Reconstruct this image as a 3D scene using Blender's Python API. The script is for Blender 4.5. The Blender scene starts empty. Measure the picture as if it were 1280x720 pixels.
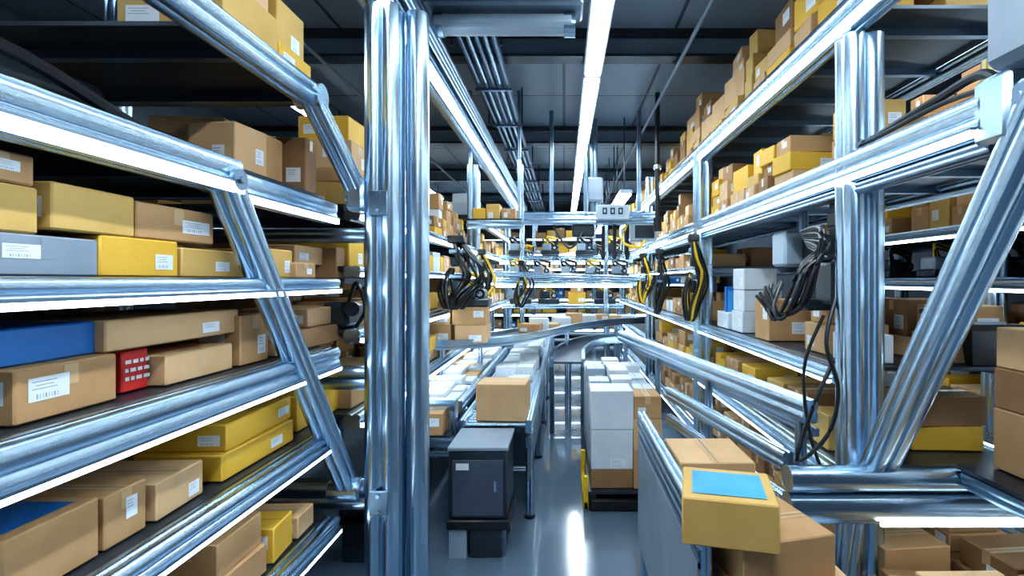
import bpy, math, random
from mathutils import Vector, Matrix
H=2.2
F=640.0
scene=bpy.context.scene
# ------------------------------------------------------------------ materials
def newmat(name):
    m=bpy.data.materials.new(name); m.use_nodes=True
    nt=m.node_tree; b=nt.nodes['Principled BSDF']
    return m,nt,b
def noise_mat(name,c1,c2,scale=8,rough=.6,metal=0,stretch=(1,1,1),bump=0.0,rvar=0.0,bscale=None,coat=0):
    m,nt,b=newmat(name)
    tc=nt.nodes.new('ShaderNodeTexCoord'); mp=nt.nodes.new('ShaderNodeMapping')
    mp.inputs['Scale'].default_value=stretch
    n=nt.nodes.new('ShaderNodeTexNoise'); n.inputs['Scale'].default_value=scale; n.inputs['Detail'].default_value=5
    r=nt.nodes.new('ShaderNodeValToRGB')
    r.color_ramp.elements[0].position=.3; r.color_ramp.elements[1].position=.7
    r.color_ramp.elements[0].color=(*c1,1); r.color_ramp.elements[1].color=(*c2,1)
    nt.links.new(tc.outputs['Object'],mp.inputs[0]); nt.links.new(mp.outputs[0],n.inputs[0])
    nt.links.new(n.outputs['Fac'],r.inputs[0]); nt.links.new(r.outputs[0],b.inputs['Base Color'])
    b.inputs['Roughness'].default_value=rough; b.inputs['Metallic'].default_value=metal
    b.inputs['Coat Weight'].default_value=coat
    if bump:
        n2=nt.nodes.new('ShaderNodeTexNoise'); n2.inputs['Scale'].default_value=bscale or scale*8
        bp=nt.nodes.new('ShaderNodeBump'); bp.inputs['Strength'].default_value=bump; bp.inputs['Distance'].default_value=.004
        nt.links.new(mp.outputs[0],n2.inputs[0]); nt.links.new(n2.outputs['Fac'],bp.inputs['Height']); nt.links.new(bp.outputs[0],b.inputs['Normal'])
    return m
def emis(name,col,s):
    m,nt,b=newmat(name); b.inputs['Base Color'].default_value=(.9,.95,1,1)
    b.inputs['Emission Color'].default_value=(*col,1); b.inputs['Emission Strength'].default_value=s
    return m
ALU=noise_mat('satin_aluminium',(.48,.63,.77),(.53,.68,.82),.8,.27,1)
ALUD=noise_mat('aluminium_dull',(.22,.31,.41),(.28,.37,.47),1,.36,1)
DECK=noise_mat('shelf_deck_steel',(.035,.05,.07),(.055,.075,.10),3,.32,.6)
STEEL=noise_mat('painted_steel_grey',(.13,.185,.245),(.17,.23,.29),2,.35,.2)
LGREY=noise_mat('light_grey_panel',(.34,.42,.50),(.41,.49,.57),2,.3,.2)
TAN=noise_mat('cardboard_tan',(.45,.255,.115),(.53,.315,.15),5,.75,0,(1,1,1),.2,0,60)
TAN2=noise_mat('cardboard_light',(.58,.36,.185),(.66,.43,.23),5,.75,0,(1,1,1),.2,0,60)
BRN=noise_mat('cardboard_brown',(.27,.145,.062),(.34,.19,.085),5,.75,0,(1,1,1),.2,0,60)
YEL=noise_mat('cardboard_yellow',(.70,.40,.035),(.79,.47,.06),5,.6,0,(1,1,1),.15,0,60)
YTN=noise_mat('cardboard_golden',(.57,.35,.10),(.65,.42,.135),5,.65,0,(1,1,1),.15,0,60)
WHT=noise_mat('white_carton',(.60,.65,.70),(.70,.74,.78),4,.5)
GRYB=noise_mat('grey_carton',(.22,.27,.33),(.29,.34,.40),4,.5)
BLU=noise_mat('blue_print',(.012,.14,.44),(.025,.19,.54),4,.4)
BLUL=noise_mat('sky_blue_print',(.03,.29,.68),(.09,.43,.80),3,.4)
RED=noise_mat('red_carton',(.55,.02,.02),(.65,.04,.03),4,.5)
TAPE=noise_mat('packing_tape',(.56,.37,.20),(.62,.42,.24),9,.3)
LAB=noise_mat('paper_label',(.74,.78,.82),(.80,.84,.87),9,.5)
INK=noise_mat('label_ink',(.28,.31,.36),(.36,.39,.44),9,.6)
SEAM=noise_mat('flap_seam',(.16,.09,.04),(.22,.13,.06),9,.8)
BLK=noise_mat('black_rubber',(.008,.009,.011),(.02,.022,.026),9,.35)
DARK=noise_mat('dark_equipment',(.022,.03,.04),(.045,.06,.075),4,.28,.3)
YCAB=noise_mat('yellow_hose',(.80,.50,.02),(.88,.58,.04),4,.35)
BELT=noise_mat('conveyor_belt',(.06,.08,.11),(.09,.11,.15),6,.4)
EM=emis('led_strip',(.74,.90,1.0),14)
EMC=emis('ceiling_led',(.77,.91,1.0),20)
FLOOR=noise_mat('epoxy_floor',(.115,.165,.22),(.14,.19,.25),.8,.13,0,coat=.7)
WALL=noise_mat('wall_paint',(.09,.12,.16),(.12,.155,.20),2,.6)
def panelmat():
    m,nt,b=newmat('ceiling_panels')
    tc=nt.nodes.new('ShaderNodeTexCoord'); br=nt.nodes.new('ShaderNodeTexBrick')
    br.offset=0; br.inputs['Scale'].default_value=1
    br.inputs['Color1'].default_value=(.15,.205,.265,1); br.inputs['Color2'].default_value=(.19,.245,.31,1); br.inputs['Mortar'].default_value=(.035,.045,.06,1)
    br.inputs['Mortar Size'].default_value=.02; br.inputs['Brick Width'].default_value=1.2; br.inputs['Row Height'].default_value=1.5
    nt.links.new(tc.outputs['Object'],br.inputs[0]); nt.links.new(br.outputs[0],b.inputs['Base Color'])
    b.inputs['Roughness'].default_value=.4
    return m
CEIL=panelmat()
# ------------------------------------------------------------------ mesh builder
def catmull(pts,n=6):
    pts=[Vector(p) for p in pts]; out=[]
    for i in range(len(pts)-1):
        p0=pts[max(i-1,0)];p1=pts[i];p2=pts[i+1];p3=pts[min(i+2,len(pts)-1)]
        for k in range(n):
            t=k/n
            out.append(.5*((2*p1)+(p2-p0)*t+(2*p0-5*p1+4*p2-p3)*t*t+(3*p1-p0-3*p2+p3)*t**3))
    out.append(pts[-1]); return out
def slot_poly(w,h,nw=2,nh=2,groove=.10,bulge=.16):
    m=min(w/nw,h/nh); c=m*.16
    def side(L,D,n):
        res=[]; g=L/n*groove; dep=m*.10; b=m*bulge
        for i in range(n):
            a=-L/2+L*i/n; e=a+L/n
            a2=a+(c if i==0 else g/2); e2=e-(c if i==n-1 else g/2)
            if i>0: res.append((a+g*.2,D-dep-b))
            for k in range(9):
                u=k/8; t=a2+(e2-a2)*u
                res.append((t,D-b*(2*u-1)**2))
            if i<n-1: res.append((e-g*.2,D-dep-b))
        return res
    pts=[(t,-d) for t,d in side(w,h/2,nw)]
    pts+=[(d,t) for t,d in side(h,w/2,nh)]
    pts+=[(-t,d) for t,d in side(w,h/2,nw)]
    pts+=[(-d,-t) for t,d in side(h,w/2,nh)]
    return pts
class MB:
    def __init__(s): s.v=[];s.f=[];s.m=[];s.mats=[];s.sm=[]
    def mi(s,mat):
        if mat not in s.mats: s.mats.append(mat)
        return s.mats.index(mat)
    def add(s,vs,fs,mat,smooth=False):
        o=len(s.v); s.v+=[tuple(v) for v in vs]; k=s.mi(mat)
        for f in fs: s.f.append([i+o for i in f]); s.m.append(k); s.sm.append(smooth)
    def box(s,c,size,mat,R=None,ch=0.0):
        c=Vector(c); hx,hy,hz=[a/2 for a in size]; R=R or Matrix.Identity(3)
        if ch<=0:
            vs=[c+R@Vector((x*hx,y*hy,z*hz)) for x in(-1,1) for y in(-1,1) for z in(-1,1)]
            s.add(vs,[(0,1,3,2),(4,6,7,5),(0,4,5,1),(2,3,7,6),(0,2,6,4),(1,5,7,3)],mat); return
        ch=min(ch,hx*.45,hy*.45,hz*.45)
        vs=[];idx={}
        for x in(-1,1):
            for y in(-1,1):
                for z in(-1,1):
                    for ax in range(3):
                        d=[hx-ch,hy-ch,hz-ch]; d[ax]=(hx,hy,hz)[ax]
                        idx[(x,y,z,ax)]=len(vs); vs.append(c+R@Vector((x*d[0],y*d[1],z*d[2])))
        fs=[]
        for sg in(-1,1):
            for ax,(a,b) in enumerate(((1,2),(0,2),(0,1))):
                q=[]
                for (p,r) in((-1,-1),(1,-1),(1,1),(-1,1)):
                    k=[0,0,0];k[ax]=sg;k[a]=p;k[b]=r; q.append(idx[(*k,ax)])
                flip=(sg<0)!=(ax==1)
                fs.append(q[::-1] if flip else q)
        for ax in range(3):
            a,b=[i for i in range(3) if i!=ax]
            for p in(-1,1):
                for r in(-1,1):
                    k0=[0,0,0];k0[a]=p;k0[b]=r;k0[ax]=-1;k1=list(k0);k1[ax]=1
                    q=[idx[(*k0,a)],idx[(*k0,b)],idx[(*k1,b)],idx[(*k1,a)]]
                    fs.append(q)
        for x in(-1,1):
            for y in(-1,1):
                for z in(-1,1): fs.append([idx[(x,y,z,0)],idx[(x,y,z,1)],idx[(x,y,z,2)]])
        s.add(vs,fs,mat)
    def prof(s,p0,p1,w,h,mat,up=(0,0,1),nw=2,nh=2,bulge=.16):
        p0=Vector(p0);p1=Vector(p1); d=(p1-p0).normalized(); up=Vector(up)
        x=d.cross(up).normalized(); y=x.cross(d).normalized()
        poly=slot_poly(w,h,nw,nh,bulge=bulge); n=len(poly)
        vs=[p0+x*a+y*b for a,b in poly]+[p1+x*a+y*b for a,b in poly]
        s.add(vs,[(i,(i+1)%n,n+(i+1)%n,n+i) for i in range(n)],mat,True)
        s.add(vs[:n],[list(range(n))[::-1]],mat); s.add(vs[n:],[list(range(n))],mat)
    def cyl(s,p0,p1,r,mat,n=14,r1=None):
        p0=Vector(p0);p1=Vector(p1); d=(p1-p0).normalized(); a=Vector((0,0,1)) if abs(d.z)<.9 else Vector((1,0,0))
        x=d.cross(a).normalized(); y=x.cross(d); r1=r if r1 is None else r1
        vs=[p0+(x*math.cos(t)+y*math.sin(t))*r for t in [2*math.pi*i/n for i in range(n)]]
        vs+=[p1+(x*math.cos(t)+y*math.sin(t))*r1 for t in [2*math.pi*i/n for i in range(n)]]
        s.add(vs,[(i,(i+1)%n,n+(i+1)%n,n+i) for i in range(n)],mat,True)
        s.add(vs[:n],[list(range(n))[::-1]],mat); s.add(vs[n:],[list(range(n))],mat)
    def hub(s,p0,p1,r):
        s.cyl(p0,p1,r,ALU,28); p0=Vector(p0);p1=Vector(p1);d=(p1-p0).normalized()
        for a,b in((p0,-1),(p1,1)):
            s.cyl(a,a+d*.012*b,r*.8,ALUD,24); s.cyl(a,a+d*.025*b,r*.3,ALUD,6)
    def tube(s,pts,r,mat,n=8,k=6):
        pts=catmull(pts,k); vs=[]
        for i,p in enumerate(pts):
            d=(pts[min(i+1,len(pts)-1)]-pts[max(i-1,0)]).normalized()
            a=Vector((0,0,1)) if abs(d.z)<.9 else Vector((.8,.6,0))
            x=d.cross(a).normalized(); y=x.cross(d)
            vs+=[p+(x*math.cos(2*math.pi*j/n)+y*math.sin(2*math.pi*j/n))*r for j in range(n)]
        fs=[(i*n+j,i*n+(j+1)%n,(i+1)*n+(j+1)%n,(i+1)*n+j) for i in range(len(pts)-1) for j in range(n)]
        fs.append(list(range(n))[::-1]); fs.append([(len(pts)-1)*n+j for j in range(n)])
        s.add(vs,fs,mat,True)
    def ribbon(s,pts,w,h,mat,off=0.0,z=0.0,k=8):
        pts=catmull(pts,k); vs=[]
        for i,p in enumerate(pts):
            d=(pts[min(i+1,len(pts)-1)]-pts[max(i-1,0)]).normalized(); x=d.cross(Vector((0,0,1))).normalized()
            c=p+x*off+Vector((0,0,z))
            vs+=[c-x*w/2-Vector((0,0,h/2)),c+x*w/2-Vector((0,0,h/2)),c+x*w/2+Vector((0,0,h/2)),c-x*w/2+Vector((0,0,h/2))]
        fs=[(i*4+j,i*4+(j+1)%4,i*4+4+(j+1)%4,i*4+4+j) for i in range(len(pts)-1) for j in range(4)]
        e=(len(pts)-1)*4; fs+= [(3,2,1,0),(e,e+1,e+2,e+3)]
        s.add(vs,fs,mat)
    def obj(s,name,parent=None):
        me=bpy.data.meshes.new(name)
        xs=[v[0] for v in s.v];ys=[v[1] for v in s.v];zs=[v[2] for v in s.v]
        o=Vector(((min(xs)+max(xs))/2,(min(ys)+max(ys))/2,min(zs)))
        me.from_pydata([Vector(v)-o for v in s.v],[],s.f)
        for m in s.mats: me.materials.append(m)
        for p,k,sm in zip(me.polygons,s.m,s.sm): p.material_index=k; p.use_smooth=sm
        me.update()
        try: me.set_sharp_from_angle(angle=math.radians(40))
        except Exception: pass
        ob=bpy.data.objects.new(name,me); scene.collection.objects.link(ob); ob.location=o
        if parent: ob.parent=parent
        return ob
def empty(name):
    e=bpy.data.objects.new(name,None); scene.collection.objects.link(e); e.empty_display_size=.2; return e
rng=random.Random(7)
# ------------------------------------------------------------------ cartons
def carton(mb,cx,cy,z0,sx,sy,sz,mat,rot=0.0,faces='F',lab=.8,tape=True,top=None,text=None,r=None):
    r=r or rng
    R=Matrix.Rotation(rot,3,'Z'); O=Vector((cx,cy,z0))
    mb.box(O+Vector((0,0,sz/2)),(sx,sy,sz),mat,R,ch=.006)
    fr={'F':((0,-sy/2,sz/2),(1,0,0),(0,0,1),(0,-1,0),sx,sz),'R':((sx/2,0,sz/2),(0,1,0),(0,0,1),(1,0,0),sy,sz),
        'L':((-sx/2,0,sz/2),(0,-1,0),(0,0,1),(-1,0,0),sy,sz),'B':((0,sy/2,sz/2),(-1,0,0),(0,0,1),(0,1,0),sx,sz),
        'T':((0,0,sz),(1,0,0),(0,1,0),(0,0,1),sx,sy)}
    def quad(f,a,b,w,h,m,e):
        o,u,v,n,W,HH=fr[f]; o,u,v,n=map(Vector,(o,u,v,n))
        vs=[O+R@(o+u*(a+i*w/2)+v*(b+j*h/2)+n*e) for i,j in((-1,-1),(1,-1),(1,1),(-1,1))]
        mb.add(vs,[(0,1,2,3)],m)
    tm=TAPE if mat in(TAN,TAN2,BRN) else mat
    if tape:
        tw=min(.05,min(sx,sy)*.25)
        if sx>=sy:
            quad('T',0,0,sx-.014,tw,tm,.0012); quad('T',0,0,sx-.014,.004,SEAM,.002)
            for f in('R','L'): quad(f,0,sz/2-.04 if sz>.12 else sz*.3,tw,.065 if sz>.12 else sz*.3,tm,.0012)
        else:
            quad('T',0,0,tw,sy-.014,tm,.0012); quad('T',0,0,.004,sy-.014,SEAM,.002)
            for f in('F','B'): quad(f,0,sz/2-.04 if sz>.12 else sz*.3,tw,.065 if sz>.12 else sz*.3,tm,.0012)
    if top: quad('T',0,0,sx*.78,sy*.72,top,.003)
    for f in faces:
        W,HH=fr[f][4:]
        if lab and r.random()<lab:
            w=min(W*.34,.14)*r.uniform(.7,1.15); h=min(HH*.42,.09)*r.uniform(.8,1.1)
            a=(W/2-w/2-.03)*r.choice((1,1,.6,-.9)); b=-(HH/2-h/2-.02)*r.choice((1,.6,.2,-.5))
            quad(f,a,b,w,h,LAB,.0015)
            st=r.random()
            for q in range(3): quad(f,a-w*.12,b+h*(.32-.15*q),w*(.60-.16*(q%2)),h*.035,INK,.0022)
            if st<.5:
                for q in range(8): quad(f,a-w*.30+w*.07*q,b-h*.3,w*(.015 if q%3 else .035),h*.2,INK,.0022)
        if text:
            for q in range(3):
                x=-W*.4
                while x<W*.36:
                    l=r.uniform(.012,.03); quad(f,x+l/2,HH*(.22-.2*q),l,HH*.09,text,.0018); x+=l+.008
def hero(cx,cy,z0,sx,sy,sz,mat,rot=0.0,faces='FR',name='cardboard_box',**k):
    mb=MB(); carton(mb,cx,cy,z0,sx,sy,sz,mat,rot,faces,**k); return mb.obj(name)
PAL=[TAN,TAN,TAN,TAN2,TAN2,BRN,BRN,YTN,YEL,YEL,WHT]
def fill(name,xf,depth,y0,y1,z,hmax,side,seed,rows=2,big=1.0,pal=PAL,dens=.97,inset=.05):
    r=random.Random(seed); mb=MB(); rowd=depth/rows
    for q in range(rows):
        y=y0+r.uniform(0,.06)
        while y<y1-.15:
            w=r.uniform(.18,.44)*big; w=min(w,y1-y)
            if w<.12: break
            if r.random()<dens:
                d=min(r.uniform(.6,.94)*rowd,rowd-.04); zz=z; lim=hmax*(r.uniform(.5,1.0) if q==0 else r.uniform(.75,1.0)); n=0
                while n<6:
                    h=r.uniform(.09,.24)*big
                    if zz+h>z+lim: 
                        if n==0: h=min(h,lim)
                        else: break
                    sh=1-.12*n*r.random()
                    xc=xf-side*(inset+q*rowd+d/2+r.uniform(0,.03))
                    carton(mb,xc,y+w/2,zz,d*sh,w*.93*sh,h,r.choice(pal),r.uniform(-.10,.10),'F'+('R' if side>0 else 'L'),lab=.45,r=r)
                    zz+=h+.001; n+=1
            y+=w+r.uniform(.005,.03)
    if mb.v: mb.obj(name)
def gear(name,cx,cy,z,s,seed,acc=None):
    r=random.Random(seed); e=empty(name); mb=MB()
    mb.box((cx,cy,z+.06*s),(.5*s,.4*s,.12*s),DARK,ch=.02*s); mb.box((cx-.1*s,cy,z+.21*s),(.24*s,.3*s,.2*s),r.choice((DARK,GRYB,LGREY)),ch=.025*s)
    mb.cyl((cx+.12*s,cy-.16*s,z+.19*s),(cx+.12*s,cy+.16*s,z+.19*s),.075*s,BLK,18); mb.cyl((cx+.12*s,cy-.18*s,z+.19*s),(cx+.12*s,cy-.16*s,z+.19*s),.04*s,ALU,12)
    mb.prof((cx-.08*s,cy,z+.3*s),(cx-.08*s,cy,z+.52*s),.07*s,.07*s,acc or ALUD,up=(0,1,0)); mb.cyl((cx-.08*s,cy,z+.5*s),(cx+.2*s,cy-.05*s,z+.42*s),.035*s,acc or BLK,12)
    mb.cyl((cx+.2*s,cy-.05*s,z+.44*s),(cx+.2*s,cy-.05*s,z+.28*s),.045*s,DARK,12,r1=.02*s)
    for i in range(3):
        o=i*.03*s; mb.tube([(cx-.15*s+o,cy-.1*s,z+.3*s),(cx-.22*s,cy-.2*s,z+.42*s+o),(cx-.02*s+o,cy-.22*s,z+.36*s),(cx+.12*s,cy-.2*s,z+.24*s+o)],.012*s,(acc or BLK) if i==1 else BLK,6,4)
    mb.obj('machine_body',e)
# ------------------------------------------------------------------ room
def slab(name,c,s,mat): mb=MB(); mb.box(c,s,mat); return mb.obj(name)
slab('floor',(0,9,-.05),(12,26,.1),FLOOR)
slab('ceiling',(0,9,4.95),(12,26,.1),CEIL)
slab('wall_left',(-5.6,9,2.45),(.1,24,4.9),WALL)
slab('wall_right',(5.6,9,2.45),(.1,24,4.9),WALL)
slab('wall_back',(0,21,2.45),(11.1,.1,4.9),WALL)
slab('wall_front',(0,-3,2.45),(11.1,.1,4.9),STEEL)
e=empty('ceiling_beam_frame')
for y in (5.6,9.1,12.5,16):
    mb=MB(); mb.box((0,y,4.72),(11,.05,.22),STEEL); mb.box((0,y,4.62),(11,.20,.03),DARK); mb.box((0,y,4.87),(11,.22,.06),DARK); mb.obj('girder',e)
mb=MB()
for x in(1.25,2.4,-2.6): mb.cyl((x,-2.5,4.56),(x,20.5,4.56),.022,STEEL)
mb.obj('pipes',e)
e=empty('cable_tray')
mb=MB()
for i,x in enumerate((-.98,-.90,-.82,-.74,-.66)):
    mb.prof((x,4.3,4.5),(x,18,4.5),.055,.10,ALU if i%2 else ALUD,nw=1,nh=1)
for i in range(10): mb.box((-.82,4.6+i*1.4,4.43),(.42,.05,.03),ALUD)
mb.obj('tray_rails',e)
mb=MB()
for i in range(6):
    for x in(-1.05,-.59): mb.cyl((x,4.8+i*2.4,4.4),(x,4.8+i*2.4,4.9),.012,DARK,8)
mb.obj('hangers',e)
e=empty('ceiling_light_strip')
mb=MB(); mb2=MB()
for i in range(10):
    y=2.1+i*1.75
    mb.box((.31,y+.85,4.45),(.20,1.70,.07),LGREY,ch=.01); mb2.box((.31,y+.85,4.405),(.15,1.64,.02),EMC)
    for yy in(y+.3,y+1.4): mb.cyl((.31,yy,4.48),(.31,yy,4.9),.01,DARK,8)
mb.obj('housing',e); mb2.obj('diffuser',e)
e=empty('ceiling_light_strip')
mb=MB(); mb2=MB()
for i in range(4):
    y=8.2+i*1.75
    mb.box((1.0,y+.85,3.62),(.2,1.68,.07),LGREY,ch=.01); mb2.box((1.0,y+.85,3.575),(.16,1.64,.02),EMC)
    for yy in(y+.3,y+1.4): mb.cyl((1.0,yy,3.65),(1.0,yy,4.9),.01,DARK,8)
mb.obj('housing',e); mb2.obj('diffuser',e)
for x in(-3.6,3.0):  # extra strip rows above the racks, out of view, added for more light
    e=empty('ceiling_light_strip'); mb=MB(); mb2=MB()
    for i in range(5):
        y=1.2+i*3.2
        mb.box((x,y,4.6),(.24,1.8,.07),LGREY,ch=.01); mb2.box((x,y,4.555),(.19,1.75,.02),EMC)
        for yy in(y-.6,y+.6): mb.cyl((x,yy,4.62),(x,yy,4.9),.01,DARK,8)
    mb.obj('housing',e); mb2.obj('diffuser',e)
e=empty('overhead_duct'); mb=MB()
mb.prof((-1.02,4.1,4.24),(.06,4.1,4.24),.2,.15,LGREY,nw=1,nh=1); mb.box((-.5,4.1,4.42),(1.3,.30,.18),STEEL,ch=.02)
for x in(-.9,-.1): mb.cyl((x,4.1,4.4),(x,4.1,4.9),.02,DARK)
mb.cyl((.0,4.1,4.24),(.09,4.1,4.24),.095,ALU); mb.cyl((-1.04,4.1,4.24),(-.96,4.1,4.24),.095,ALU); mb.obj('duct_body',e)
e=empty('ceiling_duct'); mb=MB()
mb.box((-3.0,2.9,4.35),(1.6,.8,.4),STEEL,ch=.03)
for i in range(8): mb.box((-3.0,2.55+i*.1,4.13),(1.5,.03,.04),ALU)
for x in(-3.6,-2.4): mb.cyl((x,2.9,4.5),(x,2.9,4.9),.015,DARK)
mb.obj('duct_body',e)
# ------------------------------------------------------------------ racks
def beam(mb,ml,x,y0,y1,top,h,s,lit=True,w=.12,mat=None,lh=None):
    mat=mat or ALU
    mb.prof((x,y0,top-h/2),(x,y1,top-h/2),w,h,mat)
    if lit:
        lh=lh or min(.04,h*.32)
        zc=top-h+lh/2+.004
        ml.box((x+s*(w/2+.006),(y0+y1)/2,zc),(.02,(y1-y0)-.03,lh),EM)
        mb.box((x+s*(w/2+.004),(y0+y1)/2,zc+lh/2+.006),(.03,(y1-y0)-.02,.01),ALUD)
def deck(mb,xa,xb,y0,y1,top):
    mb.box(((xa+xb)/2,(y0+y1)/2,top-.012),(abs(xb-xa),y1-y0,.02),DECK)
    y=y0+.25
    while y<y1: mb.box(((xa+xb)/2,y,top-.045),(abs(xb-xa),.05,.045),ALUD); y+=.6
L=empty('storage_rack')
XF=-1.5; XB=-3.0
mb=MB(); ml=MB(); md=MB()
shl=[(.54,.16,.04),(.01,.095,.02),(-.43,.15,.018),(-.95,.11,.018),(-1.52,.10,.02)]
for top,h,lh in shl:
    beam(mb,ml,XF,.3,(2.30 if top>.5 else 3.3) ,H+top,h,1,lh=lh)
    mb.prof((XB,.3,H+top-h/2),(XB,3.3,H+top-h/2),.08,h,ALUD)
    deck(md,XF-.05,XB+.04,.3,3.32,H+top)
beam(mb,ml,XF-.02,2.30,3.35,H+.50,.14,1,w=.08,lh=.03)
for top,h in((.54,.12),(.10,.08),(-.35,.10),(-.95,.10)):
    beam(mb,ml,XF,3.62,8.4,H+top,h,1); mb.prof((XB,3.6,H+top-h/2),(XB,8.4,H+top-h/2),.08,h,ALUD)
    deck(md,XF-.05,XB+.04,3.62,8.4,H+top)
for top,h in((1.1,.12),(.54,.12),(.0,.10),(-.5,.10)):
    beam(mb,ml,XF,8.6,13.5,H+top,h,1); deck(md,XF-.05,XB+.04,8.6,13.5,H+top)
mb.prof((XF,.5,H+1.09),(XF,3.05,H+1.09),.13,.14,ALU); mb.prof((XF,3.0,H+1.10),(-1.36,3.40,H+.56),.12,.12,ALU,up=(0,1,0))
mb.cyl((XF-.075,3.03,H+1.085),(XF+.075,3.03,H+1.085),.075,ALU,28)
mb.hub((-1.42,3.40,H+.56),(-1.32,3.40,H+.56),.085)
mb.box((-1.36,3.37,H+.56),(.12,.12,.22),ALU,ch=.02)
deck(md,XF-.06,XB+.04,2.25,3.3,H+1.14)
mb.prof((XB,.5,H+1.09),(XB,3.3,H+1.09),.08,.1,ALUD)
mb.prof((-1.50,2.24,H+.46),(-1.44,3.44,H-1.42),.125,.125,ALU,up=(1,0,0))
mb.hub((-1.58,2.25,H+.44),(-1.43,2.25,H+.44),.06)
mb.hub((-1.55,3.42,H-1.40),(-1.36,3.42,H-1.40),.08)
for z in(-1.395,-1.495): mb.prof((-2.95,3.46,H+z),(-1.3,3.46,H+z),.10,.09,ALU,nh=1)
for z in(-.62,-.70): mb.prof((-2.95,3.46,H+z),(-1.3,3.46,H+z),.08,.075,ALU,nh=1)
mb.prof((-2.95,3.46,H+.3),(-1.3,3.46,H+.3),.08,.10,ALUD)
mb.prof((-1.205,3.45,0),(-1.205,3.45,H+1.82),.235,.24,ALU,up=(0,1,0),nw=2,nh=2,bulge=.22)
mb.prof((-1.005,3.52,0),(-1.005,3.52,H+1.82),.155,.16,ALU,up=(0,1,0),nw=1,nh=1,bulge=.14)
mb.box((-1.14,3.48,.02),(.5,.36,.04),ALUD,ch=.01)
for zz in(-1.45,.5): 
    mb.box((-1.205,3.325,H+zz),(.12,.02,.16),ALUD,ch=.006)
    for s1 in(-.05,.05): mb.cyl((-1.205,3.315,H+zz+s1),(-1.205,3.30,H+zz+s1),.014,ALU,6)
for y in(8.5,13.5): mb.prof((-1.5,y,0),(-1.5,y,H+1.9),.2,.2,ALU,up=(0,1,0),nw=2)
for y in(.3,3.45,8.5,13.5): mb.prof((XB,y,0),(XB,y,H+1.9),.12,.12,ALU,up=(0,1,0))
mb.prof((-2.1,3.5,0),(-2.1,3.5,H-.5),.10,.10,ALU,up=(0,1,0)); mb.prof((-2.28,3.5,0),(-2.28,3.5,H-.5),.09,.09,ALU,up=(0,1,0))
mb.prof((-1.25,.3,H+1.9),(-1.25,14,H+1.9),.24,.16,ALU)
ml.box((-1.17,7.1,H+1.812),(.07,13.6,.02),EM)
mb.prof((-1.05,3,H+1.95),(-1.05,14,H+1.95),.08,.12,ALUD)
mb.obj('frame',L); ml.obj('led_strips',L); md.obj('shelf_decks',L)

Rk=empty('storage_rack')
XR=1.6; XRB=2.75
mb=MB(); ml=MB(); md=MB()
beam(mb,ml,XR,1.9,14,H+1.56,.20,-1,w=.13,lh=.045)
beam(mb,ml,XR,1.9,14,H+.70,.17,-1,w=.13,lh=.025)
mb.prof((XR+.02,1.9,H+.50),(XR+.02,14,H+.50),.09,.06,ALUD)
for top,h,a,b in((.16,.07,5.9,14),(-.5,.10,2.95,14),(-1.08,.10,2.95,14),(-1.72,.1,1.6,14)):
    beam(mb,ml,XR,a,b,H+top,h,-1,lit=True,lh=.018); deck(md,XR+.05,XRB-.04,a,b,H+top); mb.prof((XRB,a,H+top-.05),(XRB,b,H+top-.05),.08,.1,ALUD)
deck(md,XR+.05,XRB-.04,2.9,14,H+1.56); deck(md,XR+.05,XRB-.04,2.9,14,H+.70)
for z in(1.5,.64): mb.prof((XRB,2.0,H+z),(XRB,14,H+z),.08,.1,ALU)
mb.prof((XR+.05,2.86,0),(XR+.05,2.86,H+1.35),.22,.18,ALU,up=(0,1,0),nw=2,bulge=.22)
mb.prof((XR,5.9,0),(XR,5.9,H+1.45),.20,.18,ALU,up=(0,1,0),nw=2,bulge=.2)
for y in(9.5,14): mb.prof((XR,y,0),(XR,y,H+1.9),.16,.16,ALU,up=(0,1,0))
for y in(2.86,5.9,9.5,14): mb.prof((XRB,y,0),(XRB,y,H+1.9),.12,.12,ALUD,up=(0,1,0))
mb.prof((1.62,1.70,H+.62),(1.66,2.78,H-1.10),.145,.15,ALU,up=(1,0,0),nw=2,nh=2)
mb.hub((1.54,2.76,H-1.07),(1.72,2.76,H-1.07),.07)
mb.prof((1.60,2.80,H-1.15),(1.28,2.55,H-2.2),.10,.10,ALU,up=(0,1,0))
for z,hh in((-1.03,.13),(-1.18,.16)): mb.prof((1.16,2.66,H+z),(2.50,2.66,H+z),.14,hh,ALU,nh=1,nw=1,bulge=.12)
ml.box((2.0,2.585,H-1.235),(.8,.012,.018),EM)
mb.box((2.52,2.66,H-1.12),(.05,.17,.34),ALUD,ch=.01)
md.box((2.36,2.36,H-.955),(.70,.52,.02),DECK); mb.prof((2.03,2.12,H-1.01),(2.03,2.59,H-1.01),.05,.08,ALUD); mb.prof((2.70,2.12,H-1.01),(2.70,2.62,H-1.01),.05,.08,ALUD)
mb.prof((2.70,2.14,0),(2.70,2.14,H-.98),.06,.06,ALUD,up=(0,1,0)); mb.prof((2.03,2.14,0),(2.03,2.14,H-1.05),.05,.05,ALUD,up=(0,1,0))
mb.box((1.63,1.86,H+.62),(.18,.16,.25),ALU,ch=.02); mb.hub((1.57,1.75,H+.62),(1.70,1.75,H+.62),.07)
mb.box((1.66,1.78,H+1.02),(.24,.22,.52),GRYB,ch=.03); mb.box((1.66,1.78,H+1.40),(.20,.18,.3),STEEL,ch=.02); mb.prof((1.72,1.80,H+1.5),(1.72,1.80,4.9),.14,.14,ALUD,up=(0,1,0))
mb.obj('frame',Rk); ml.obj('led_strips',Rk); md.obj('shelf_decks',Rk)
R2=empty('storage_rack'); mb=MB(); ml=MB(); md=MB()
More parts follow.
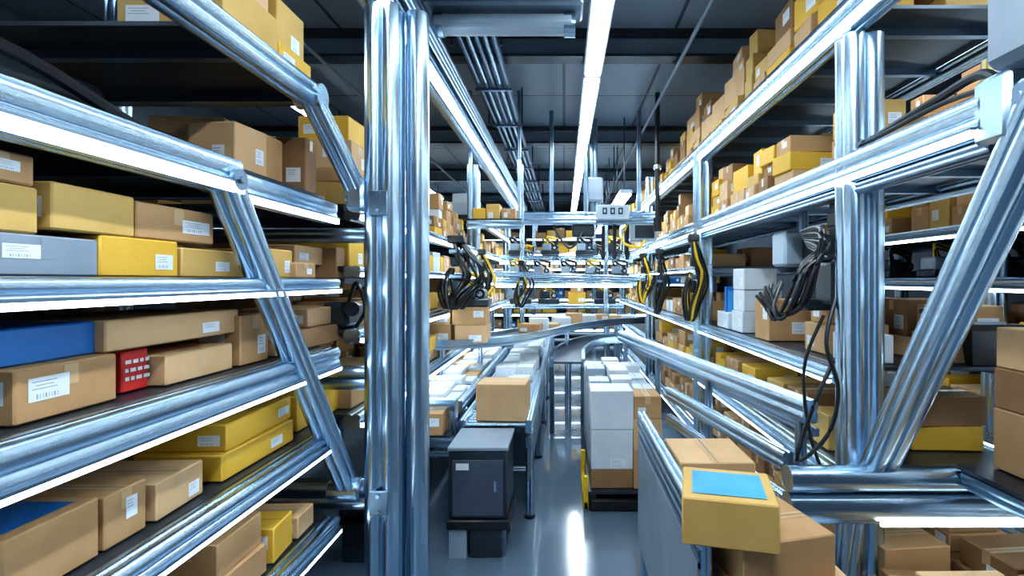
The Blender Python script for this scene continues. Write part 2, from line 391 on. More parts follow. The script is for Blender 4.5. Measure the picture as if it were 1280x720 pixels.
for top in(1.25,.44,.02,-.5,-1.1,-1.72):
    beam(mb,ml,3.15,.8,6.6,H+top,.11,-1,lh=.022); deck(md,3.2,4.3,.8,6.6,H+top); mb.prof((4.35,.8,H+top-.05),(4.35,6.6,H+top-.05),.08,.1,ALUD)
for x in(3.15,4.35):
    for y in(.8,3.75,6.6): mb.prof((x,y,0),(x,y,H+2.0),.13,.13,ALU,up=(0,1,0))
mb.obj('frame',R2); ml.obj('led_strips',R2); md.obj('shelf_decks',R2)
R3=empty('storage_rack'); mb=MB(); md=MB()
for top in(1.1,.5,-.05,-.6,-1.2):
    mb.prof((-3.5,.0,H+top-.05),(-3.5,8,H+top-.05),.1,.1,ALUD); deck(md,-3.55,-4.6,0,8,H+top)
for x in(-3.5,-4.6):
    for y in(0,4,8): mb.prof((x,y,0),(x,y,H+1.9),.12,.12,ALUD,up=(0,1,0))
mb.obj('frame',R3); md.obj('shelf_decks',R3)
for i,t in enumerate((.5,-.05,-.6,-1.2)): fill('cardboard_box_stock',-3.5,1.0,.5,7.8,H+t,.42,1,300+i,1,1.15)
for i,(t,hm) in enumerate(((1.25,.6),(.44,.65),(-.5,.40),(-1.1,.45),(-1.72,.45))): fill('cardboard_box_stock',3.15,1.1,.9,6.5,H+t,hm,-1,330+i,2,1.1)
for i,y in enumerate((2.2,2.8,3.35,4.1,4.75,5.4)): gear('sorting_machine',3.5,y,H+.021,.62,500+i,YCAB if i in(1,4) else None)

# ------------------------------------------------------------------ hero boxes, left rack (measured on the aisle plane)
def yl(px,x=-1.6): return x*F/(px-705.0)
def lbox(pa,pb,z0,sz,mat,x=-1.6,d=.42,rot=0,name='cardboard_box',**k):
    a,b=yl(pa,x),yl(pb,x); hero(x-d/2,(a+b)/2,z0,d,(b-a)*.97,sz,mat,rot,'FR',name,**k)
z=H+.012
lbox(-20,125,z,.125,GRYB,name='grey_storage_box'); lbox(127,224,z,.145,YEL,name='yellow_carton',rot=-.03); lbox(226,300,z,.125,YTN)
lbox(-60,50,z+.127,.14,YTN); lbox(57,170,z+.147,.15,YTN,rot=.04); lbox(174,268,z+.147,.14,TAN,rot=-.04)
lbox(-50,45,z+.27,.09,TAN)
lbox(338,366,z,.16,YTN); lbox(370,395,z,.09,TAN,x=-1.56); lbox(368,418,z+.092,.12,TAN2,x=-1.7); lbox(420,447,z,.22,BRN)
z=H-.428
lbox(12,148,z,.165,TAN,rot=.02); lbox(-30,122,z+.167,.115,BLU,name='blue_carton',d=.35,tape=False,x=-1.66,rot=.04,lab=0); lbox(152,186,z,.16,RED,name='red_carton',text=LAB,lab=0,tape=False,x=-1.66)
lbox(206,292,z,.125,TAN2); lbox(128,300,z+.168,.115,TAN2,x=-1.63,d=.5); lbox(300,336,z,.25,TAN)
lbox(345,372,z,.22,TAN2); lbox(376,440,z,.12,BRN); lbox(384,436,z+.122,.12,TAN2,x=-1.64)
z=H-.948
lbox(0,126,z,.20,TAN,name='blue_topped_carton',top=BLU,tape=False); lbox(130,184,z,.19,TAN); lbox(190,255,z,.15,TAN2,rot=.05)
hero(-2.25,1.72,z,.36,.50,.40,WHT,name='white_carton'); hero(-2.3,2.35,z,.5,.5,.42,BRN)
lbox(276,368,z,.125,YEL,name='yellow_carton'); lbox(278,366,z+.127,.13,YEL,x=-1.62,name='yellow_carton',rot=.03)
lbox(371,425,z,.22,YEL,x=-1.66,name='yellow_carton')
z=H+1.145
hero(-1.84,2.62,z,.5,.46,.30,YTN); hero(-1.82,3.05,z,.45,.36,.20,YEL,name='yellow_carton'); hero(-1.84,2.6,z+.302,.45,.4,.3,TAN2); hero(-1.80,3.04,z+.202,.36,.30,.26,YTN)
z=H+.545
hero(-2.1,2.98,z,.40,.30,.36,TAN2,rot=.1); hero(-1.80,3.02,z,.16,.22,.30,TAN); hero(-1.72,3.24,z,.24,.14,.34,BRN); hero(-1.78,2.72,z,.26,.24,.26,TAN2,rot=-.1)
e=empty('cable_duct'); mb=MB(); mb.prof((-2.0,.5,H+.62),(-2.0,2.5,H+.66),.22,.14,DARK,nw=1,nh=1); mb.prof((-2.35,.5,H+.75),(-2.3,2.5,H+.80),.12,.3,DARK,nw=1); mb.prof((-1.8,.5,H+.58),(-1.78,2.4,H+.58),.08,.07,ALU); mb.tube([(-1.68,.8,H+.58),(-1.72,1.5,H+.72),(-1.66,2.1,H+.57),(-1.7,2.5,H+.60)],.025,BLK); mb.obj('duct_body',e)
fill('cardboard_box_stock',-2.5,.5,2.5,3.2,H+.545,.38,1,11,1)
fill('cardboard_box_stock',-2.05,.9,.5,3.2,H+.012,.42,1,12,2)
fill('cardboard_box_stock',-2.15,.82,.5,3.2,H-.428,.33,1,13,2)
fill('cardboard_box_stock',-2.55,.4,.5,3.2,H-.948,.42,1,14,1)
fill('cardboard_box_stock',-1.5,1.4,1.3,3.2,H-1.518,.42,1,15,3)
for i,(t,hm) in enumerate(((.54,.75),(.10,.32),(-.35,.36),(-.95,.48))): fill('cardboard_box_stock',-1.5,1.4,3.75,8.3,H+t,hm,1,40+i,2)
for i,(t,hm) in enumerate(((1.1,.5),(.54,.45),(0,.4),(-.5,.4))): fill('cardboard_box_stock',-1.5,1.4,8.7,13.3,H+t,hm,1,50+i,2)
PY=[TAN,TAN2,TAN2,YTN,YTN,YEL,YEL,BRN]; PB=[TAN,TAN2,BRN,TAN]
fill('cardboard_box_stock',1.6,1.1,2.95,8.5,H+1.562,.84,-1,61,2,1.2,pal=PY)
fill('cardboard_box_stock',1.6,1.1,8.7,13.8,H+1.562,.60,-1,69,2,1.2,pal=PY)
fill('cardboard_box_stock',1.6,1.1,3.5,9.3,H+.702,.60,-1,62,2,pal=PY)
fill('cardboard_box_stock',1.6,1.1,9.7,13.5,H+.702,.5,-1,63,2)
fill('cardboard_box_stock',1.6,1.1,6.1,13.5,H+.162,.3,-1,64,2)
fill('cardboard_box_stock',2.15,.55,3.0,9.3,H-.498,.45,-1,65,1)
fill('cardboard_box_stock',1.6,.5,5.1,5.7,H-.498,.30,-1,68,1)
fill('cardboard_box_stock',1.6,.55,6.1,13.5,H-.498,.40,-1,71,1)
fill('cardboard_box_stock',1.6,1.1,3.2,9.3,H-1.078,.42,-1,66,2)
fill('cardboard_box_stock',1.6,1.1,1.9,9.3,H-1.718,.48,-1,70,2,pal=PB)
hero(1.92,3.20,H+.702,.34,.3,.20,TAN,faces='FL'); hero(1.90,3.2,H+.904,.3,.27,.18,YTN,faces='FL')
for k,(x,y,w) in enumerate(((1.83,4.95,.32),(1.84,4.96,.30),(1.84,4.95,.31))):
    hero(x,y,H-.498+k*.203,w,.3,.2,WHT,faces='FL',name='white_carton')
hero(1.95,3.55,H-.498,.42,.3,.2,TAN2,faces='FL'); hero(1.95,3.56,H-.297,.34,.26,.12,TAN,faces='FL'); hero(1.84,3.16,H-.498,.24,.24,.17,WHT,faces='FL',name='white_carton')
hero(1.83,4.3,H-.498,.34,.3,.34,TAN,faces='FL')
hero(2.37,2.37,H-.94,.42,.42,.30,TAN,faces='FL'); hero(2.37,2.37,H-.638,.41,.42,.20,BRN,faces='FL'); hero(2.38,2.38,H-.436,.41,.4,.20,TAN2,faces='FL',lab=0)
def taper(mb,cx,cy,z0,z1,w0,d0,w1,d1,mat,t=.012):
    def ring(w,d,z): return [(cx-w/2,cy-d/2,z),(cx+w/2,cy-d/2,z),(cx+w/2,cy+d/2,z),(cx-w/2,cy+d/2,z)]
    vs=ring(w0,d0,z0)+ring(w1,d1,z1)+ring(w1-2*t,d1-2*t,z1)+ring(w0-2*t,d0-2*t,z0+t)
    fs=[(3,2,1,0)]
    for a in(0,4,8):
        for j in range(4): fs.append((a+j,a+(j+1)%4,a+4+(j+1)%4,a+4+j))
    fs.append((12,13,14,15)); mb.add(vs,fs,mat)
e=empty('black_storage_bin'); mb=MB()
cx,cy,z0=2.50,3.10,H-.498
taper(mb,cx,cy,z0,z0+.24,.24,.24,.31,.31,DARK)
for a,b,c,d in((0,-.16,.33,.015),(0,.16,.33,.015),(-.16,0,.015,.33),(.16,0,.015,.33)): mb.box((cx+a,cy+b,z0+.22),(c,d,.03),BLK)
mb.box((cx,cy,z0+.2),(.22,.22,.10),GRYB,ch=.02); mb.obj('bin_body',e)
e=empty('grey_funnel'); mb=MB(); mb.cyl((2.2,3.05,H-.498),(2.2,3.05,H-.46),.10,DARK,24); mb.cyl((2.2,3.05,H-.46),(2.2,3.05,H-.2),.085,GRYB,24,r1=.06); mb.cyl((2.2,3.05,H-.2),(2.2,3.05,H-.17),.075,DARK,24); mb.obj('cone',e)
# ------------------------------------------------------------------ conveyors
def conveyor(name,xa,xb,y0,y1,top,rail=.12,skirt=0):
    e=empty(name); mb=MB(); z=H+top
    for x in(xa,xb):
        mb.prof((x,y0,z-.02),(x,y1,z-.02),.06,rail,ALU)
        if skirt: mb.prof((x,y0,z-.16),(x,y1,z-.16),.05,.10,ALUD); mb.box((x,(y0+y1)/2,z-.21-skirt/2),(.02,y1-y0,skirt),STEEL)
        y=y0+.15
        while y<y1:
            mb.prof((x,y,0),(x,y,z-.08),.07,.07,ALU,up=(0,1,0)); mb.cyl((x,y,0),(x,y,.03),.05,BLK); y+=1.6
    y=y0+.15
    while y<y1: mb.prof((xa,y,.45),(xb,y,.45),.05,.05,ALUD); y+=1.6
    mb.obj('frame',e)
    mb=MB(); mb.box(((xa+xb)/2,(y0+y1)/2,z-.03),(xb-xa-.06,y1-y0-.1,.03),BELT); 
    y=y0+.06
    while y<y1-.03: mb.cyl((xa+.03,y,z-.022),(xb-.03,y,z-.022),.024,ALU,10); y+=.09
    mb.obj('rollers',e); return e
conveyor('roller_conveyor',-.92,-.32,4.6,11.5,-1.3,skirt=.3)
conveyor('roller_conveyor',-1.75,-1.02,5.0,9.0,-1.22)
r=random.Random(5)
mb=MB(); y=5.25
while y<11.2:
    w=r.uniform(.22,.36); x=-.88
    while x<-.42:
        d=r.uniform(.2,.28); d=min(d,-.36-x)
        if d<.1: break
        carton(mb,x+d/2,y+w/2,H-1.298,d*.95,w*.93,r.uniform(.06,.20),r.choice((WHT,WHT,WHT,LAB)),r.uniform(-.04,.04),'F',lab=.3,r=r,tape=False); x+=d
    y+=w+.01
mb.obj('white_parcel_row')
mb=MB(); y=5.1
while y<8.8:
    w=r.uniform(.22,.36); x=-1.70
    while x<-1.12:
        d=min(r.uniform(.2,.3),-1.06-x)
        if d<.1: break
        carton(mb,x+d/2,y+w/2,H-1.218,d*.95,w*.93,r.uniform(.03,.12),r.choice((WHT,WHT,TAN2,WHT)),r.uniform(-.04,.04),'F',lab=.3,r=r,tape=False); x+=d
    y+=w+.01
mb.obj('white_parcel_row')
e=empty('guard_rail'); mb=MB(); 
for z in(.72,1.05): mb.prof((-1.6,4.72,z),(-1.0,4.72,z),.09,.12,ALU,nh=1)
for x in(-1.58,-1.02): mb.prof((x,4.72,0),(x,4.72,1.1),.08,.08,ALU,up=(0,1,0))
mb.box((-1.3,4.72,.8),(.56,.3,.02),DECK); mb.obj('rails',e)
hero(-1.22,4.66,.812,.28,.22,.20,TAN,faces='F')
e=empty('conveyor_drive_cabinet'); mb=MB()
mb.box((-.68,4.30,H-1.62),(.46,.52,.54),DARK,ch=.012); mb.box((-.68,4.035,H-1.64),(.40,.012,.44),BELT,ch=.004)
mb.box((-.68,4.30,H-1.335),(.48,.54,.03),GRYB,ch=.006); mb.box((-.54,4.022,H-1.62),(.02,.015,.09),ALU); mb.box((-.80,4.026,H-1.47),(.10,.01,.05),LAB)
mb.box((-.68,4.3,H-1.93),(.50,.56,.08),BLK,ch=.01)
mb.box((-.84,4.06,.125),(.14,.03,.25),LGREY); mb.box((-.62,4.2,.125),(.26,.3,.25),DARK,ch=.01)
for x in(-.87,-.49):
    for y in(4.1,4.5): mb.box((x,y,.125),(.05,.05,.25),ALUD)
mb.obj('cabinet',e)
hero(-.57,4.86,H-1.296,.46,.34,.34,TAN2,rot=-.06,faces='F',lab=0)
e=empty('curved_conveyor'); path=[(-2.2,6.5,H-.80),(-1.5,6.55,H-.80),(-.95,6.9,H-.80),(-.5,7.7,H-.80),(-.05,8.8,H-.80),(.7,9.9,H-.80),(1.45,10.35,H-.8)]
mb=MB(); mb.ribbon(path,.5,.03,BELT)
for o in(-.28,.28): mb.ribbon(path,.05,.11,ALU,off=o); mb.ribbon(path,.07,.02,ALU,off=o,z=.055); mb.ribbon(path,.065,.015,ALUD,off=o,z=-.02)
for p in((-1.5,6.3),(-1.15,7.0),(.05,8.6),(-.2,9.0),(1.0,9.9),(.9,10.4)): mb.prof((p[0],p[1],0),(p[0],p[1],H-.86),.07,.07,ALU,up=(0,1,0))
mb.obj('frame',e)
path2=[(.05,7.1,H-1.15),(.12,8.2,H-1.12),(.5,9.3,H-1.1),(1.2,9.8,H-1.1)]
e=empty('curved_conveyor'); mb=MB(); mb.ribbon(path2,.4,.03,BELT)
for o in(-.22,.22): mb.ribbon(path2,.05,.12,ALU,off=o)
for p in((-.17,7.4),(.27,7.4),(.1,8.9),(1.0,9.45),(.85,9.85)): mb.prof((p[0],p[1],0),(p[0],p[1],H-1.17),.06,.06,ALUD,up=(0,1,0))
mb.obj('frame',e)
for (x,dx,k,m) in((-1.62,.42,0,TAN),(-1.16,.40,0,TAN2),(-1.6,.36,1,TAN2),(-1.18,.42,1,TAN)):
    hero(x,6.55,H-.782+k*.222,dx,.36,.22,m,faces='F')
hero(-1.62,6.55,H-.336,.28,.3,.16,TAN,faces='F')
gear('picking_robot',-1.16,6.58,H-.337,.85,901,YCAB)
r=random.Random(9); mb=MB()
for p in catmull([Vector(q) for q in path[3:]],3)[:-1]:
    carton(mb,p.x,p.y,p.z+.018,.3,.26,r.uniform(.07,.2),r.choice((WHT,TAN2,TAN,WHT)),r.uniform(-.5,.3),'F',lab=.4,r=r)
mb.obj('parcel_line')
# ------------------------------------------------------------------ centre aisle stacks
mb=MB(); mb.box((.60,5.9,.06),(.72,2.1,.12),BLK,ch=.02)
for x in(.28,.92): mb.box((x,5.9,.16),(.05,2.1,.08),DARK)
mb.box((.60,5.9,.19),(.74,2.14,.025),DARK); mb.obj('black_pallet')
zb=.205
r=random.Random(3)
hero(.46,5.08,zb,.40,.36,.18,BRN,faces='F'); hero(.46,5.08,zb+.182,.40,.36,.38,WHT,faces='F',name='white_carton'); hero(.46,5.08,zb+.564,.41,.37,.37,WHT,faces='F',name='white_carton')
hero(.80,5.06,zb,.27,.34,.36,TAN,faces='F'); hero(.80,5.06,zb+.362,.27,.34,.30,TAN2,faces='F'); hero(.80,5.06,zb+.664,.26,.34,.22,TAN,faces='F')
mb=MB(); y=5.30
while y<6.8:
    w=r.uniform(.26,.36)
    for x0,dx in((.26,.22),(.49,.22),(.72,.22)):
        zz=zb
        top=zb+r.uniform(.86,1.02)
        while zz<top-.1:
            h=r.uniform(.2,.32); h=min(h,top-zz); carton(mb,x0+dx/2,y+w/2,zz,dx*.96,w*.95,h,r.choice((WHT,WHT,WHT,LGREY)),0,'FL',lab=.5,tape=True,r=r); zz+=h+.001
    y+=w+.01
mb.obj('white_carton_stack')
mb=MB(); mb.box((.21,5.3,.04),(.05,.8,.08),YCAB,ch=.01); mb.box((.21,4.92,.16),(.05,.04,.32),YCAB,ch=.01); mb.box((.21,5.68,.16),(.05,.04,.32),YCAB,ch=.01); mb.obj('yellow_floor_guard')
# ------------------------------------------------------------------ angled guide rails (right)
e=empty('angled_conveyor'); mb=MB()
A0=Vector((.78,7.0,H-.76)); A1=Vector((1.42,2.95,H-.76))
mb.prof(A0,A1,.10,.14,ALU); mb.prof(A0+Vector((.06,0,-.12)),A1+Vector((.03,0,-.12)),.05,.05,ALUD)
B0=Vector((1.02,5.0,H-1.10)); B1=Vector((1.36,3.1,H-1.10))
mb.prof(B0,B1,.08,.12,ALU); mb.prof(B0+Vector((0,0,-.25)),B1+Vector((0,0,-.25)),.07,.09,ALU)
for t in(.04,.35,.66,.97):
    p=A0.lerp(A1,t); mb.prof((p.x+.02,p.y,0),(p.x+.02,p.y,p.z-.08),.06,.06,ALUD,up=(0,1,0))
mb.obj('frame',e)
# ------------------------------------------------------------------ foreground bin cart
e=empty('parcel_cart'); mb=MB()
mb.prof((.56,2.05,H-1.0),(.56,3.68,H-1.0),.07,.11,ALU); mb.prof((.56,2.05,H-1.12),(.56,3.68,H-1.12),.05,.08,ALUD)
mb.box((.54,2.86,H-1.50),(.02,1.62,.74),GRYB,ch=.004)
for y in(2.07,2.6,3.12,3.64): mb.prof((.57,y,.1),(.57,y,H-1.0),.05,.05,ALU,up=(0,1,0))
mb.prof((1.16,1.95,H-1.36),(1.16,3.68,H-1.36),.05,.06,ALU); mb.box((.86,3.66,H-1.5),(.6,.02,.7),LGREY)
for y in(1.98,3.64): mb.prof((1.16,y,.1),(1.16,y,H-1.36),.05,.05,ALU,up=(0,1,0))
mb.box((.86,2.8,H-1.385),(.6,1.74,.025),DECK)
for x in(.58,1.14):
    for y in(2.1,3.6): mb.cyl((x-.02,y,.06),(x+.02,y,.06),.06,BLK); mb.box((x,y,.11),(.06,.08,.02),ALUD)
mb.obj('cart_frame',e)
zc=H-1.37
hero(.90,2.22,zc,.50,.44,.165,TAN2,rot=.05,faces='F'); hero(.86,2.22,zc+.167,.42,.38,.17,TAN,rot=.22,faces='F',lab=0)
hero(.675,2.12,zc+.339,.36,.34,.185,YTN,rot=-.24,faces='F',name='blue_topped_carton',top=BLUL,tape=False,lab=0)
hero(.85,3.05,zc,.42,.44,.36,TAN2,faces='F',lab=0); hero(.82,3.48,zc,.36,.22,.2,BRN,faces='F')
hero(1.28,4.35,0,.36,.4,.5,TAN,faces='F') ; hero(1.3,4.33,.502,.32,.34,.3,YEL,faces='F',name='yellow_carton'); 
# ------------------------------------------------------------------ overhead gantries centre
e=empty('overhead_gantry'); mb=MB(); ml=MB()
for y,zz in((8.0,H+.92),(8.35,H+1.05)): mb.prof((-1.4,y,zz),(1.5,y,zz),.12,.12,ALU)
mb.box((.75,7.86,H+1.03),(.52,.14,.24),LGREY,ch=.02)
for i in range(3): mb.box((.62+i*.12,7.784,H+1.05),(.07,.01,.10),DARK); mb.box((.62+i*.12,7.776,H+1.05),(.03,.008,.05),LGREY)
for x in(-.2,.35,1.2): mb.prof((x,8.2,H+1.1),(x,8.2,4.9),.07,.07,ALUD,up=(0,1,0))
mb.box((.3,8.15,H+.78),(.34,.25,.2),DARK,ch=.02); mb.box((1.25,8.1,H+.75),(.4,.3,.3),LGREY,ch=.02); mb.box((1.25,7.94,H+.75),(.3,.02,.2),DARK)
for x in(.62,.80,1.0): mb.cyl((x,8.1,H+.86),(x,8.1,H+.45),.03,BLK); mb.cyl((x,8.1,H+.45),(x,8.1,H+.32),.05,DARK,14,r1=.025)
mb.prof((.5,8.6,H+1.1),(.5,8.6,4.9),.12,.1,STEEL,up=(0,1,0)); mb.box((.5,8.6,H+1.5),(.3,.3,.4),GRYB,ch=.03)
mb.tube([(.3,8.0,H+.75),(.1,7.95,H+.5),(-.1,8.0,H+.72),(-.2,8.05,H+1.0)],.02,BLK); mb.tube([(1.0,8.0,H+.9),(.9,7.9,H+.6),(1.15,7.9,H+.5),(1.25,7.95,H+.62)],.02,YCAB)
mb.obj('gantry_frame',e)
e=empty('hanging_shelf'); mb=MB(); mb.prof((-1.38,7.3,H+.80),(-.60,7.3,H+.80),.1,.14,ALU); mb.box((-1.0,7.55,H+.86),(.78,.6,.02),DECK)
for x in(-1.34,-.64):
    for y in(7.32,7.8): mb.prof((x,y,H+.8),(x,y,H+1.75),.05,.05,ALU,up=(0,1,0))
for x in(-1.34,-.64): mb.prof((x,7.32,H+1.72),(x,7.32,4.9),.05,.05,ALUD,up=(0,1,0))
mb.obj('frame',e)
for i,(x,w,h,m) in enumerate(((-1.22,.18,.16,YEL),(-1.02,.2,.22,YTN),(-.80,.2,.15,TAN))): hero(x,7.5,H+.872,w,.3,h,m,faces='F')
e=empty('overhead_gantry'); mb=MB(); ml=MB()
for (y,z0) in((10.6,.0),(11.2,.5)):
    for k in range(2): mb.prof((-1.4,y,H+z0-.09*k),(1.5,y,H+z0-.09*k),.1,.08,ALU)
    ml.box((0,y-.06,H+z0-.14),(2.8,.02,.025),EM)
mb.prof((-1.4,9.2,H+.12),(1.5,9.2,H+.02),.09,.09,ALU)
for x in(-.9,.9): mb.prof((x,11,0),(x,11,H+1.6),.1,.1,ALU,up=(0,1,0))
mb.obj('frame',e); ml.obj('led_strips',e)
for i,x in enumerate((-1.0,-.3,.45,1.05)): gear('picking_robot',x,11.2,H+.545,.8,910+i,YCAB if i%2 else None)
for i,x in enumerate((-.95,-.45,.1,.6,1.15)): gear('picking_robot',x,10.6,H+.045,.75,930+i,YCAB if i in(0,3) else None)
mb=MB(); mb.cyl((1.35,7.4,H+.75),(1.35,7.4,4.9),.035,BLK); mb.cyl((1.35,7.4,H+.7),(1.35,7.4,H+.9),.06,BLK); mb.cyl((1.35,7.4,H+1.6),(1.35,7.4,H+1.66),.055,ALU); mb.obj('hanging_pole')
for k,(y,zt,xs) in enumerate(((12.0,-.55,(-1.0,-.35,.3,.95)),(13.6,.12,(-1.1,-.5,.15,.8)),(15.2,.55,(-1.8,-1.1,-.4,.3,1.0,1.7)))):
    e=empty('packing_bench'); mb=MB(); x0,x1=xs[0]-.4,xs[-1]+.4
    mb.box(((x0+x1)/2,y,H+zt-.02),(x1-x0,.7,.04),LGREY); mb.prof((x0,y-.36,H+zt-.06),(x1,y-.36,H+zt-.06),.06,.1,ALU)
    for x in(x0+.05,x1-.05):
        for yy in(-.3,.3): mb.prof((x,y+yy,0),(x,y+yy,H+zt-.04),.08,.08,ALU,up=(0,1,0))
    mb.box(((x0+x1)/2,y,.6),(x1-x0-.1,.5,.04),STEEL)
    mb.obj('bench_frame',e)
    for i,x in enumerate(xs):
        if (i+k)%3==2:
            hero(x,y,H+zt+.001,.4,.4,.26,(YEL,TAN2,WHT)[k],faces='F'); hero(x,y,H+zt+.262,.3,.3,.2,(TAN,YEL,TAN)[k],faces='F')
        else: gear('sorting_machine',x,y,H+zt+.001,1.0,600+k*10+i,YCAB if (i+k)%2 else None)
e=empty('storage_rack'); mb=MB(); md=MB(); ml=MB()
for t in(1.4,.9,.4,-.1,-.6,-1.1,-1.6):
    mb.prof((-5,17,H+t-.05),(5,17,H+t-.05),.1,.1,ALU); md.box((0,17.6,H+t-.01),(10,1.1,.02),DECK)
    ml.box((0,16.935,H+t-.08),(9.8,.02,.02),EM)
for x in(-5,-3,-1,1,3,5):
    for y in(17,18.2): mb.prof((x,y,0),(x,y,H+2.0),.14,.14,ALU,up=(0,1,0))
mb.obj('frame',e); md.obj('shelf_decks',e); ml.obj('led_strips',e)
r=random.Random(77); mb=MB()
for t in(1.4,.9,.4,-.1,-.6,-1.1,-1.6):
    x=-4.9
    while x<4.8:
        w=r.uniform(.25,.5)
        if r.random()<.9:
            h=r.uniform(.18,.38); carton(mb,x+w/2,17.45+r.uniform(0,.1),H+t+.001,w*.95,.5,h,r.choice(PAL+[BLU]),0,'F',lab=.7,r=r)
        x+=w+.02
mb.obj('cardboard_box_stock')
# ------------------------------------------------------------------ cable bundles / hoses
def cables(name,cx,cy,z0,z1,n,rad,mat,mat2,seed,th=.016):
    r=random.Random(seed); mb=MB()
    for i in range(n):
        a=r.uniform(-rad,rad); b=r.uniform(-rad,rad); k=r.uniform(.6,1.3)*rad*1.6
        pts=[(cx+a*.4,cy+b*.4,z1),(cx+a+k*.5,cy+b,z1*.75+z0*.25),(cx+a+k,cy+b,(z0+z1)/2+r.uniform(-.06,.06)),(cx+a+k*.2,cy+b,z0*.8+z1*.2),(cx+a*.6-k*.3,cy+b,z0),(cx+a*.3-k*.7,cy+b*.5,z0*.7+z1*.3),(cx-k*.3,cy,z0*.4+z1*.6)]
        mb.tube(pts,th*r.uniform(.7,1.1),mat2 if (mat2 and i%3==0) else mat)
    mb.box((cx,cy,z1+.02),(rad*1.6,rad*1.6,.09),mat,ch=.015); mb.box((cx,cy,z1-.12),(rad*1.3,rad*1.3,.05),ALUD,ch=.01)
    mb.box((cx,cy,z1-.24),(rad*1.1,rad*1.1,.12),DARK,ch=.02)
    mb.box((cx,cy,z1-.42),(rad*1.2,rad*1.2,.05),ALUD,ch=.01); mb.box((cx,cy,z1-.52),(rad*.9,rad*.9,.14),DARK,ch=.02)
    return mb.obj(name)
cables('black_cable_bundle',-1.28,6.12,H-.34,H+.46,9,.13,BLK,None,1,.022)
cables('hose_bundle',1.44,5.7,H-.45,H+.45,8,.07,BLK,YCAB,2,.018)
cables('hose_bundle',1.42,7.6,H-.5,H+.4,6,.07,BLK,None,8,.02)
cables('hose_bundle',-.80,9.6,H-.5,H+.3,6,.08,BLK,YCAB,3,.022)
cables('hose_bundle',-1.30,8.1,H-.4,H+.42,7,.08,BLK,YCAB,12,.02)
cables('hose_bundle',1.42,9.2,H-.4,H+.42,7,.08,BLK,YCAB,13,.02)
e=empty('cable_junction_unit'); mb=MB()
mb.box((1.80,4.0,H+.24),(.26,.24,.27),LGREY,ch=.02); mb.box((1.95,3.8,H+.05),(.30,.2,.56),DARK,ch=.03); mb.prof((1.85,3.95,H+.3),(1.85,3.95,H+.6),.06,.06,ALUD,up=(0,1,0))
mb.box((1.72,3.2,H-.02),(.20,.22,.26),DARK,ch=.02); mb.box((1.72,3.2,H+.38),(.1,.12,.1),BLK,ch=.01); mb.box((1.7,3.2,H+.30),(.05,.06,.4),DARK)
mb.box((1.66,3.4,H-.16),(.24,.3,.07),DARK,ch=.015)
r=random.Random(4)
for i in range(11):
    o=i*.018; y=3.05+r.uniform(-.1,.1)
    mb.tube([(1.62+o*.3,3.5,H+.33-o*.6),(1.50+o*.5,y,H+.30-o),(1.47-o*.3,y-.02,H+.08),(1.42-o*.8,y,H-.12-o*.6),(1.30-o*.2,y+.1,H-.22+o*.3),(1.22+o,y+.25,H-.10+o*.5)],.011,BLK)
mb.tube([(1.54,2.9,H-.10),(1.46,2.85,H-.35),(1.50,2.8,H-.6),(1.44,2.8,H-.85),(1.30,2.85,H-1.0),(1.36,2.8,H-.7),(1.5,2.85,H-.45)],.012,BLK)
mb.tube([(1.47,2.9,H-.2),(1.36,2.9,H-.5),(1.40,2.9,H-.9),(1.5,2.85,H-1.2)],.010,BLK)
mb.obj('unit',e)
mb=MB(); mb.tube([(1.62,1.9,H+.74),(1.66,2.05,H+.82),(1.66,2.3,H+.80),(1.64,2.6,H+.76),(1.66,2.9,H+.74),(1.68,3.1,H+.72)],.020,BLK); mb.tube([(1.60,1.9,H+.72),(1.63,2.2,H+.76),(1.62,2.6,H+.74),(1.62,2.9,H+.73)],.012,BLK); mb.obj('power_cable')
e=empty('barcode_scanner_rig'); mb=MB()
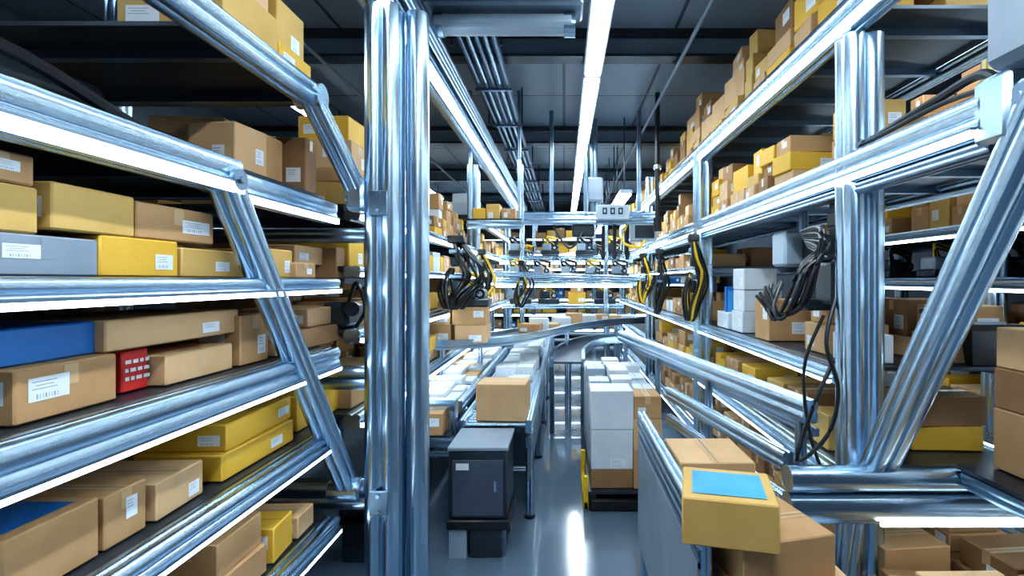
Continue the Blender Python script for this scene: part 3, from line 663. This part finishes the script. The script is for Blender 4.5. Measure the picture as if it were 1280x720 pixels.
mb.box((-1.62,3.75,H-.25),(.2,.3,.18),DARK,ch=.03); mb.cyl((-1.55,3.65,H-.2),(-1.45,3.5,H-.2),.05,BLK); mb.tube([(-1.6,3.8,H-.18),(-1.5,3.7,H-.02),(-1.42,3.66,H-.2),(-1.5,3.7,H-.34)],.015,BLK); mb.obj('rig',e)
mb=MB(); mb.box((1.78,5.35,H-.28),(.20,.04,.42),BLU,ch=.01); mb.box((1.78,5.32,H-.28),(.15,.01,.34),BLUL); mb.box((1.78,5.36,H-.488),(.2,.12,.02),DARK); mb.obj('blue_sign_panel')
for k,(x,y) in enumerate(((-1.75,4.1),(-2.3,3.75),(-1.9,3.0))):
    e=empty('drive_motor'); mb=MB()
    mb.cyl((x,y,.42),(x+.35,y,.42),.12,DARK,20); mb.box((x+.17,y,.28),(.4,.3,.06),BLK)
    for i in range(6): mb.cyl((x+.03+i*.05,y,.42),(x+.05+i*.05,y,.42),.14,(YCAB if k==1 and i%2 else BLK),20)
    mb.box((x+.17,y,.13),(.3,.24,.26),DARK,ch=.01); mb.obj('motor',e)
# ------------------------------------------------------------------ lights (fill lamps added at ceiling height to brighten the room)
def area(name,loc,sx,sy,p,col=(.82,.92,1)):
    l=bpy.data.lights.new(name,'AREA'); l.shape='RECTANGLE'; l.size=sx; l.size_y=sy; l.energy=p; l.color=col
    o=bpy.data.objects.new(name,l); scene.collection.objects.link(o); o.location=loc; return o
for x,y,p in((.31,.4,120),(.31,7,60),(.31,13,120),(-3.6,3,40),(3.0,3,40)): area('ceiling_fill_lamp',(x,y,4.38),.14,3,p)
w=bpy.data.worlds.new('World'); scene.world=w; w.use_nodes=True
w.node_tree.nodes['Background'].inputs[0].default_value=(.5,.65,.85,1); w.node_tree.nodes['Background'].inputs[1].default_value=.3
# ------------------------------------------------------------------ camera
cd=bpy.data.cameras.new('camera'); cam=bpy.data.objects.new('camera',cd); scene.collection.objects.link(cam)
cd.lens=18; cd.sensor_width=36; cd.shift_x=-65/1280; cd.shift_y=-10/1280; cd.clip_start=.05
cam.location=(0,0,H); cam.rotation_euler=(math.pi/2,0,0); scene.camera=cam
scene.view_settings.view_transform='Standard'
try: scene.view_settings.look='Medium High Contrast'
except Exception: pass
scene.view_settings.exposure=-.1
